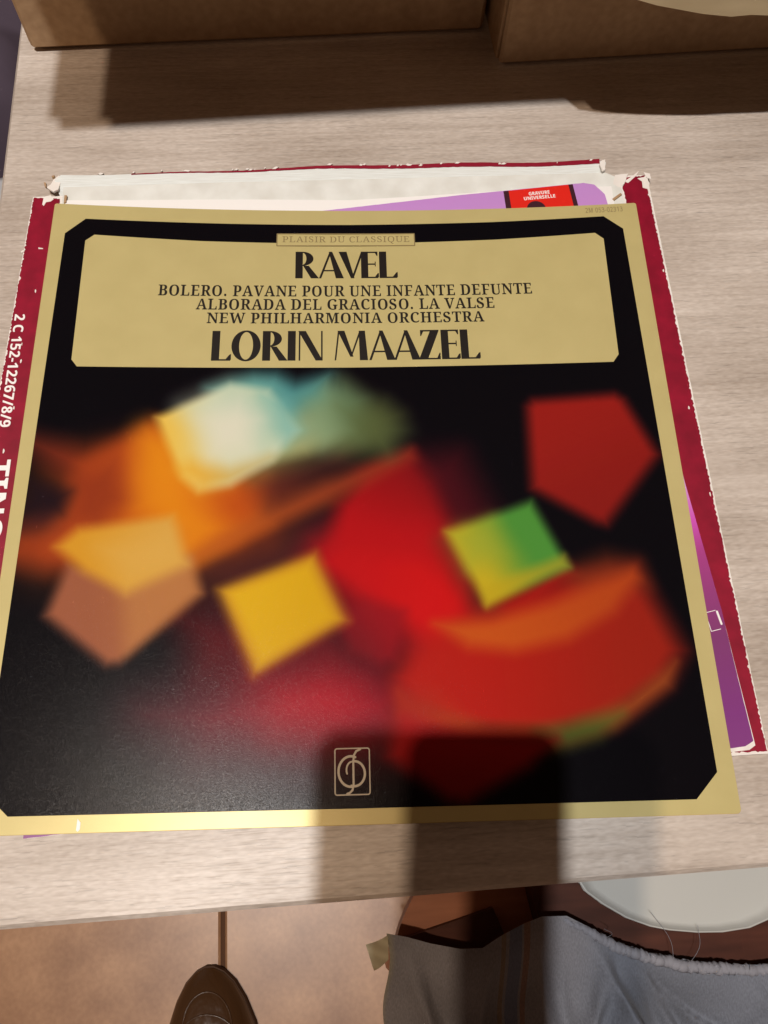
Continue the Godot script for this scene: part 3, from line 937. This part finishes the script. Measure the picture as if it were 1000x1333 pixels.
	lettering(st, "GRAVURE", sans_bold, Vector2(0.8560, 0.0185), Vector2(1, -0.01), Vector2(0, -1), 0.040, 0.0075, lilac_pos, 0.0004)
	lettering(st, "UNIVERSELLE", sans_bold, Vector2(0.8450, 0.0285), Vector2(1, -0.01), Vector2(0, -1), 0.060, 0.0075, lilac_pos, 0.0004)
	part("label_lettering", st, M.white_ink, lab)
	st = mb()
	ribbon(st, _p([0.994, 0.801, 0.978, 0.803, 0.980, 0.831, 0.995, 0.829]), 0.0009, lilac_pos, 0.0001, 0.0003)
	ribbon(st, _p([0.996, 0.803, 0.998, 0.822]), 0.003, lilac_pos, 0.0001, 0.0003)
	part("sticker_outline", st, M.white_ink, lv)

	# --- gold sleeve on top
	var g := thing("record_sleeve", "gold bordered record sleeve on top of the stack with blurred coloured lights on black", "record sleeve", Vector3(0, HC, 0))
	var rc := 0.006
	var body := PackedVector2Array()
	for q in [[Vector2(1 - rc, 1 - rc), 0.0], [Vector2(rc, 1 - rc), PI / 2], [Vector2(rc * .6, rc * .6), PI], [Vector2(1 - rc * .6, rc * .6), PI * 1.5]]:
		for k in 5:
			var a: float = q[1] + PI / 2 * k / 4.0
			body.append(q[0] + Vector2(cos(a), sin(a)) * (rc if q[0].y > 0.5 else rc * 0.6))
	st = mb()
	sheet(st, body, cover_pos, -0.0022, -0.0003, 0.05)
	var card := part("card", st, M.sleeve_edge, g)
	var face := PackedVector2Array()
	for p in body: face.append(p + (Vector2(0.5, 0.5) - p) * 0.0012)
	st = mb()
	sheet(st, face, cover_pos, -0.0003, 0.0, 0.05)
	part("gold_border", st, M.gold, g)
	st = mb()
	sheet(st, _p([0.0235, 0.062, 0.054, 0.030, 0.30, 0.0315, 0.5, 0.032, 0.75, 0.030, 0.9405, 0.0262, 0.9705, 0.0545, 0.9762, 0.9475, 0.9430, 0.9808, 0.5, 0.980, 0.0535, 0.9775, 0.0185, 0.946]), cover_pos, 0.0, 0.00008, 0.05)
	part("picture", st, M.print, g)
	st = mb()
	sheet(st, _p([0.0580, 0.0755, 0.0716, 0.0628, 0.25, 0.0700, 0.5, 0.0735, 0.75, 0.0685, 0.9215, 0.0612, 0.9346, 0.0740, 0.9298, 0.3040, 0.9198, 0.3176, 0.5, 0.3196, 0.0698, 0.3180, 0.0603, 0.3056]), cover_pos, 0.00008, 0.00016, 0.05)
	var pan := part("title_panel", st, M.gold, g)
	var T := 0.00024
	st = mb()
	display_text(st, "RAVEL", Vector2(0.4078, 0.1454), 0.1703, 0.0552, cover_pos, T)
	part("lettering", st, M.ink, pan)
	st = mb()
	display_text(st, "LORIN MAAZEL", Vector2(0.2766, 0.3062), 0.4294, 0.056, cover_pos, T)
	part("lettering", st, M.ink, pan)
	for q in [["BOLERO. PAVANE POUR UNE INFANTE DEFUNTE", 0.1847, 0.1826, 0.6174, 0.0222], ["ALBORADA DEL GRACIOSO. LA VALSE", 0.2473, 0.2093, 0.4900, 0.0218], ["NEW PHILHARMONIA ORCHESTRA", 0.2662, 0.2358, 0.4525, 0.0210]]:
		st = mb()
		lettering(st, q[0], serif_bold, Vector2(q[1], q[2]), Vector2.RIGHT, Vector2.UP, q[3], q[4], cover_pos, T, 2)
		part("lettering", st, M.ink, pan)
	# small outlined box across the panel's upper edge
	st = mb()
	sheet(st, _p([0.3759, 0.0525, 0.6107, 0.0525, 0.6107, 0.0780, 0.3759, 0.0780]), cover_pos, 0.00016, 0.00022, 0.1)
	var tag_ := part("small_title_box", st, M.gold, g)
	st = mb()
	ribbon(st, _p([0.3759, 0.0525, 0.6107, 0.0525]), 0.0018, cover_pos, 0.0001, 0.00030)
	ribbon(st, _p([0.3759, 0.0780, 0.6107, 0.0780]), 0.0018, cover_pos, 0.0001, 0.00031)
	ribbon(st, _p([0.3759, 0.0525, 0.3759, 0.0780]), 0.0018, cover_pos, 0.0001, 0.00032)
	ribbon(st, _p([0.6107, 0.0525, 0.6107, 0.0780]), 0.0018, cover_pos, 0.0001, 0.00033)
	part("outline", st, M.grey_ink, tag_)
	st = mb()
	lettering(st, "PLAISIR DU CLASSIQUE", serif, Vector2(0.3852, 0.0738), Vector2.RIGHT, Vector2.UP, 0.2165, 0.0165, cover_pos, 0.0003, 3)
	part("lettering", st, M.grey_ink, tag_)
	st = mb()
	lettering(st, "2M 053-02313", sans, Vector2(0.911, 0.0175), Vector2.RIGHT, Vector2.UP, 0.064, 0.0105, cover_pos, 0.0001, 2)
	part("number_lettering", st, M.grey_ink, g)
	# emblem: two round strokes and a tall curl in a rounded square
	st = mb()
	var A := Vector2(0.4695, 0.905)
	var Bq := Vector2(0.515, 0.963)
	var em := func(x: float, y: float) -> Vector2: return Vector2(lerpf(A.x, Bq.x, x), lerpf(A.y, Bq.y, y))
	var e0 := 0.00016
	var fr := PackedVector2Array()
	for q in [[0.94, 0.95, 0.0], [0.06, 0.95, PI / 2], [0.06, 0.05, PI], [0.94, 0.05, PI * 1.5]]:
		for k in 5:
			var a: float = q[2] + PI / 2 * k / 4.0
			fr.append(em.call(q[0] + cos(a) * 0.06, q[1] + sin(a) * 0.05))
	fr.append(fr[0])
	ribbon(st, fr.slice(0, 11), 0.0016, cover_pos, 0.0, e0)
	ribbon(st, fr.slice(10), 0.0016, cover_pos, 0.0, e0 + 0.00001)
	var sx := Bq.x - A.x
	var sy := Bq.y - A.y
	ribbon(st, arc(em.call(0.46, 0.50), 0.36 * sx, 0.33 * sy, PI * 1.62, PI * 0.45), 0.0030, cover_pos, 0.0, e0 + 0.00002)
	ribbon(st, arc(em.call(0.56, 0.55), 0.30 * sx, 0.27 * sy, -PI * 0.55, PI * 0.6), 0.0030, cover_pos, 0.0, e0 + 0.00003)
	ribbon(st, arc(em.call(0.50, 0.47), 0.17 * sx, 0.18 * sy, PI * 1.45, PI * 0.85), 0.0022, cover_pos, 0.0, e0 + 0.00004)
	ribbon(st, PackedVector2Array([em.call(0.74, 0.02), em.call(0.62, 0.06), em.call(0.55, 0.15), em.call(0.53, 0.3), em.call(0.53, 0.78), em.call(0.50, 0.90), em.call(0.42, 0.96), em.call(0.34, 0.98)]), 0.0026, cover_pos, 0.0, e0 + 0.00005)
	part("emblem", st, M.silver_ink, g)
	# a chip in the lower border
	st = mb()
	sheet(st, _p([0.1413, 0.9961, 0.1418, 0.9824, 0.1461, 0.9871, 0.146, 0.9953, 0.1434, 0.998]), cover_pos, 0.0, 0.00012, 0.2)
	part("chip", st, M.white_ink, g)

func build_front_things() -> void:
	# brown shoe on the floor
	var sh := thing("shoe", "shiny brown leather shoe with rounded toe on the tiled floor", "shoe", Vector3(-0.128, FLOOR, 0.39))
	var upper := []
	var sole := mb()
	var prof := [[0.0, 0.004, 0.010], [0.004, 0.013, 0.018], [0.012, 0.0215, 0.026], [0.026, 0.030, 0.034], [0.045, 0.0375, 0.040], [0.075, 0.043, 0.047], [0.11, 0.043, 0.058], [0.14, 0.038, 0.07], [0.19, 0.034, 0.085], [0.24, 0.034, 0.088], [0.265, 0.028, 0.086], [0.275, 0.012, 0.07]]
	var edge := PackedVector2Array()
	for p in prof:
		var row := []
		var z: float = 0.2755 + p[0]
		var cx: float = -0.1365 + p[0] * 0.10
		for k in 17:
			var a := PI * k / 16.0
			var cc := cos(a)
			var ss := sin(a)
			row.append(Vector3(cx + signf(cc) * pow(absf(cc), 0.8) * p[1], FLOOR + 0.012 + pow(ss, 0.75) * (p[2] - 0.012 if p[2] > 0.012 else 0.002), z))
		upper.append(row)
	var st := mb()
	grid(st, upper, Vector3.UP)
	var up := part("upper", st, M.leather, sh)
	for p in prof: edge.append(Vector2(-0.1365 + p[0] * 0.10 - p[1] * 1.0, 0.2745 + p[0] * 1.005))
	for i in range(prof.size() - 1, -1, -1): edge.append(Vector2(-0.1365 + prof[i][0] * 0.10 + prof[i][1] * 1.0, 0.2745 + prof[i][0] * 1.005))
	sheet(sole, edge, flat_pos, FLOOR + 0.0005, FLOOR + 0.0125, 0.5)
	part("sole", sole, M.sole, sh)
	for q in [[0.318, 0.021, 0.0395], [0.334, 0.0275, 0.0435]]:
		var seam := PackedVector3Array()
		for k in 17:
			var a := PI * k / 16.0
			var zz: float = q[0] - 0.026 * sin(a)
			var cx := -0.1365 + (zz - 0.2755) * 0.10
			var dx: float = cos(a) * q[1]
			# height of the upper under this point
			var wh := 0.001
			var hh := 0.012
			for m in range(1, prof.size()):
				if zz - 0.2755 <= prof[m][0]:
					var f: float = (zz - 0.2755 - prof[m - 1][0]) / (prof[m][0] - prof[m - 1][0])
					wh = lerpf(prof[m - 1][1], prof[m][1], f)
					hh = lerpf(prof[m - 1][2], prof[m][2], f)
					break
			var ca := pow(clampf(absf(dx) / wh, 0.0, 1.0), 1.25)
			seam.append(Vector3(cx + dx, FLOOR + 0.012 + pow(sqrt(1.0 - ca * ca), 0.75) * (hh - 0.012), zz))
		st = mb()
		tube(st, seam, 0.0008, 6)
		part("seam", st, M.leather, up)

	# round orange stool
	var oy := -0.25
	var oc := Vector2(0.1204, 0.2629)
	var orr := 0.10128
	var s := thing("stool", "orange brown round wooden stool just beyond the table edge", "stool", Vector3(oc.x, FLOOR, oc.y))
	st = mb()
	var ring := arc(oc, orr, orr, 0, TAU, 64)
	ring.remove_at(ring.size() - 1)
	sheet(st, ring, flat_pos, oy - 0.022, oy, 0.5)
	part("seat", st, M.orange_wood, s)
	for k in 3:
		var a := TAU * k / 3.0 + 0.9
		st = mb()
		tube(st, PackedVector3Array([Vector3(oc.x + cos(a) * orr * .6, oy - 0.021, oc.y + sin(a) * orr * .6), Vector3(oc.x + cos(a) * orr * .85, FLOOR, oc.y + sin(a) * orr * .85)]), 0.014, 12)
		part("leg", st, M.orange_wood, s)
	var bk := thing("dark_piece", "dark brown flat rectangular piece on the orange stool beside the cloth", "block", Vector3(0.05, oy, 0.25))  # thin dark slab covering part of the seat
	st = mb()
	sheet(st, _p([0.0259, 0.2308, 0.0901, 0.2134, 0.0961, 0.2289, 0.0863, 0.249, 0.0354, 0.2483]), flat_pos, oy + 0.0003, oy + 0.010, 0.5)
	part("slab", st, M.dark_wood, bk)

	# dark tray with a white rounded dish
	var tr := thing("tray", "dark brown wooden tray under a pale rounded dish at the lower right", "tray", Vector3(0.25, FLOOR, 0.2))
	st = mb()
	sheet(st, _p([0.1145, 0.1838, 0.1146, 0.2049, 0.1184, 0.2234, 0.1239, 0.2498, 0.3407, 0.2568, 0.3824, 0.157, 0.1235, 0.1499]), flat_pos, -0.248, -0.225, 0.5)
	part("tray_board", st, M.dark_wood, tr)
	st = mb()
	bx(st, Vector3(0.16, FLOOR, 0.14), Vector3(0.30, -0.2485, 0.28), 0.004)
	part("pedestal", st, M.dark_wood, tr)
	var di := thing("dish", "pale white rounded dish on the dark tray beyond the table edge", "dish", Vector3(0.2, -0.225, 0.17))
	var rimp := _p([0.1326, 0.1833, 0.143, 0.2016, 0.1534, 0.2095, 0.1676, 0.2178, 0.1821, 0.2231, 0.194, 0.2256, 0.2119, 0.2275, 0.2281, 0.2278, 0.2458, 0.2259, 0.259, 0.2215, 0.2819, 0.2081, 0.2964, 0.188, 0.2984, 0.1551, 0.2659, 0.1348, 0.2039, 0.1282, 0.1494, 0.1463, 0.1346, 0.1648])
	var cen := Vector2.ZERO
	for p in rimp: cen += p / rimp.size()
	st = mb()
	var rows := []
	for q in [[0.0, 0.0], [0.5, 0.0], [0.86, 0.0004], [0.93, 0.002], [0.97, 0.0052], [0.985, 0.006], [1.0, 0.005], [1.0, 0.003], [0.94, -0.012], [0.85, -0.021]]:
		var row := []
		for p in divided(rimp, 0.006):
			var w := cen.lerp(p, q[0])
			row.append(Vector3(w.x, -0.2035 + q[1], w.y))
		row.append(row[0])
		rows.append(row)
	grid(st, rows, Vector3.UP)
	part("bowl", st, M.enamel, di)

	# crumpled cloth with a white hem
	var cl := thing("cloth", "crumpled blue grey cloth with stripes and a frayed white hem at the lower right", "cloth", Vector3(0.13, -0.25, 0.3))
	var top := _p([0.0161, 0.2214, 0.029, 0.2243, 0.0432, 0.2286, 0.0622, 0.2326, 0.0766, 0.2327, 0.0892, 0.2254, 0.1018, 0.2193, 0.1135, 0.2149, 0.1292, 0.2149, 0.1431, 0.2219, 0.159, 0.231, 0.1822, 0.239, 0.2057, 0.2444, 0.2344, 0.247, 0.2587, 0.2478, 0.2929, 0.2481])
	var hts := [-0.196, -0.200, -0.203, -0.205, -0.206, -0.203, -0.199, -0.195, -0.194, -0.196, -0.200, -0.204, -0.206, -0.206, -0.205, -0.205]
	var lens := [0.0]
	for i in range(1, top.size()): lens.append(lens[i - 1] + top[i].distance_to(top[i - 1]))
	var total: float = lens[-1]
	var at_s := func(x: float) -> Vector3:
		var l := x * total
		var i := 1
		while i < top.size() - 1 and lens[i] < l: i += 1
		var f: float = clampf((l - lens[i - 1]) / (lens[i] - lens[i - 1]), 0.0, 1.0)
		f = lerpf(f, smoothstep(0.0, 1.0, f), 0.35)
		var w := top[i - 1].lerp(top[i], f)
		return Vector3(w.x, lerpf(hts[i - 1], hts[i], f), w.y)
	var fn := FastNoiseLite.new()
	fn.seed = 77
	fn.frequency = 9.0
	fn.fractal_octaves = 2
	var g := []
	var uvs := []
	for i in 193:
		var x := i / 192.0
		var row := []
		var ru := []
		for j in 61:
			var y := j / 60.0
			var b: Vector3 = at_s.call(x)
			var k := smoothstep(0.0, 0.25, y)
			var fold := 0.006 * sin(x * 15.0 - y * 6.0 + 1.0) * k + (0.016 * fn.get_noise_2d(b.x, y * 0.22) + 0.02 * fn.get_noise_2d(b.x * 0.45 + 3.0, y * 0.1)) * k
			for cr in [[0.10, 0.35, 0.012, 0.005], [0.23, -0.25, 0.010, 0.004], [0.36, 0.5, 0.014, 0.006], [0.46, -0.6, 0.009, 0.005], [0.57, 0.9, 0.012, 0.007], [0.68, 1.3, 0.010, 0.006], [0.80, -1.1, 0.012, 0.006], [0.90, 0.7, 0.010, 0.005], [0.75, 2.2, 0.009, 0.005]]:
				var dd: float = (x - cr[0] - (y - 0.2) * cr[1] * 0.5 - 0.02 * sin(y * 9.0 + cr[0] * 40.0)) / (cr[2] * 1.7)
				fold += 1.5 * cr[3] * (exp(-dd * dd) - 0.5 * exp(-(dd - 1.6) * (dd - 1.6))) * k
			fold += 0.012 * exp(-pow((x - 0.52 - y * 0.10) / 0.035, 2.0)) * k
			fold -= 0.014 * exp(-pow((x - 0.60 - y * 0.22) / 0.05, 2.0)) * k
			var drop := -0.012 * k - 0.08 * pow(maxf(0.0, y - 0.3), 1.5)
			var dip := -0.02 * smoothstep(0.06, 0.0, x) * y
			row.append(b + Vector3(-0.004 * y + 0.002 * sin(y * 21.0) * smoothstep(0.1, 0.0, x), fold + drop + dip, y * 0.20))
			ru.append(Vector2(x + 0.012 * sin(y * 4.0), y))
		g.append(row)
		uvs.append(ru)
	st = mb()
	grid(st, g, Vector3.UP, uvs)
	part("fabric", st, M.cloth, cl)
	st = mb()
	var hp := PackedVector3Array()
	var hr := []
	for i in 241:
		var x := lerpf(0.40, 0.995, i / 240.0)
		var b: Vector3 = at_s.call(x)
		hp.append(b + Vector3(0, -0.001, 0.0028) + Vector3(rng.randf_range(-1, 1), rng.randf_range(-1, 1), rng.randf_range(-1, 1)) * 0.0007)
		hr.append(0.0019 * smoothstep(0.0, 0.15, i / 240.0) * lerpf(1.25, 0.9, absf(i / 120.0 - 1.0)) + rng.randf_range(0, 0.0012) + 0.0006)
	tube(st, hp, hr, 10)
	part("hem", st, M.hem, cl)
	for q in [[0.66, 0.0, 0.028, 0.012], [0.70, 0.004, 0.022, -0.006], [0.505, 0.0, 0.006, 0.002]]:
		var b: Vector3 = at_s.call(q[0])
		st = mb()
		var th := PackedVector3Array()
		for k in 9:
			var f := k / 8.0
			th.append(b + Vector3(-q[3] * f + 0.003 * sin(f * 4.0), 0.003 + 0.012 * f, -q[2] * f))
		tube(st, th, 0.00013, 5)
		part("loose_thread", st, M.hem, cl)
	# curled pale corner
	st = mb()
	var cg := []
	var c0 := Vector2(0.0161, 0.2214)
	for i in 9:
		var row := []
		for j in 9:
			var a := i / 8.0
			var y := j / 8.0
			row.append(Vector3(c0.x + 0.001 - 0.014 * a * (1.0 - 0.35 * y), -0.197 - 0.006 * a * a + 0.003 * sin(y * 5.0 + a * 4.0), c0.y + 0.001 + 0.006 * a + 0.014 * y))
		cg.append(row)
	grid(st, cg, Vector3.UP)
	part("curled_corner", st, M.selvage, cl)

func build_room_things(lamps: Array, cam: Transform3D) -> void:
	# folded blanket on the floor beyond the table's left side
	var bl := thing("blanket", "dark mauve grey blanket on the floor past the table's far left edge", "blanket", Vector3(-0.42, FLOOR, -0.66))
	var fn := FastNoiseLite.new()
	fn.seed = 5
	fn.frequency = 7.0
	var g := []
	for i in 31:
		var row := []
		for j in 41:
			var x := lerpf(-0.85, -0.30, i / 30.0)
			var z := lerpf(-1.25, -0.54, j / 40.0)
			var e := minf(minf(i, 30 - i) / 4.0, minf(j, 40 - j) / 4.0)
			row.append(Vector3(x, FLOOR + 0.002 + 0.18 * smoothstep(0.0, 1.0, e) + 0.035 * fn.get_noise_2d(x * 1.5, z) * smoothstep(0.0, 1.0, e), z))
		g.append(row)
	var st := mb()
	grid(st, g, Vector3.UP)
	part("fabric", st, M.mauve, bl)
	var pc := thing("folded_cloth", "pale folded cloth on the floor at the table's left edge", "cloth", Vector3(-0.42, FLOOR, -0.44))
	g = []
	for i in 21:
		var row := []
		for j in 21:
			var x := lerpf(-0.62, -0.28, i / 20.0)
			var z := lerpf(-0.535, -0.38, j / 20.0)
			var e := minf(minf(i, 20 - i) / 3.0, minf(j, 20 - j) / 4.0)
			row.append(Vector3(x, FLOOR + 0.002 + 0.15 * smoothstep(0.0, 1.0, e) + 0.02 * fn.get_noise_2d(x * 2.0, z * 2.0) * smoothstep(0.0, 1.0, e), z))
		g.append(row)
	st = mb()
	grid(st, g, Vector3.UP)
	part("fabric", st, M.pale_cloth, pc)

	# the phone that takes the picture; it shades the lower edge of the sleeve
	var ph := thing("phone", "black phone held above the near edge of the table", "phone", cam.origin)
	var f := Transform3D(cam.basis, cam.origin + cam.basis.z * 0.006)
	st = mb()
	var shape := PackedVector2Array()
	for q in [[0.006, 0.006, 0.0], [-0.054, 0.006, PI / 2], [-0.054, -0.132, PI], [0.006, -0.132, PI * 1.5]]:
		shape.append_array(arc(Vector2(q[0], q[1]), 0.009, 0.009, q[2], q[2] + PI / 2, 8))
	var ppos := func(p: Vector2, h: float) -> Vector3: return f * Vector3(p.x, p.y, h)
	sheet(st, shape, ppos, 0.0, 0.008, 1.0)
	part("body", st, M.black, ph)
	# ceiling lamp with two bulbs
	var cl := thing("ceiling_lamp", "brass ceiling lamp with two bulbs high above the table", "lamp", Vector3(-0.268, 1.75, 0.214))
	st = mb()
	tube(st, PackedVector3Array([Vector3(-0.268, 2.2, 0.214), Vector3(-0.268, 1.62, 0.214)]), 0.006, 10)
	tube(st, PackedVector3Array([Vector3(-0.34, 1.62, 0.214), Vector3(-0.196, 1.62, 0.214)]), 0.006, 10)
	part("stem", st, M.brass, cl)
	for L in lamps:
		var p: Vector3 = L[0]
		st = mb()
		tube(st, PackedVector3Array([p + Vector3(0, 0.118, 0), p + Vector3(0, 0.04, 0)]), 0.014, 14)
		part("socket", st, M.brass, cl)
		st = mb()
		var pth := PackedVector3Array()
		var rad := []
		for k in 13:
			var a := PI * k / 12.0
			pth.append(p + Vector3(0, 0.036 * cos(a), 0))
			rad.append(0.03 * sin(a) + 0.0005)
		tube(st, pth, rad, 16)
		var m := mat(Color(1, 1, 1), 0.4)
		m.emission_enabled = true
		m.emission = L[1]
		m.emission_energy_multiplier = 2.0
		part("bulb", st, m, cl)
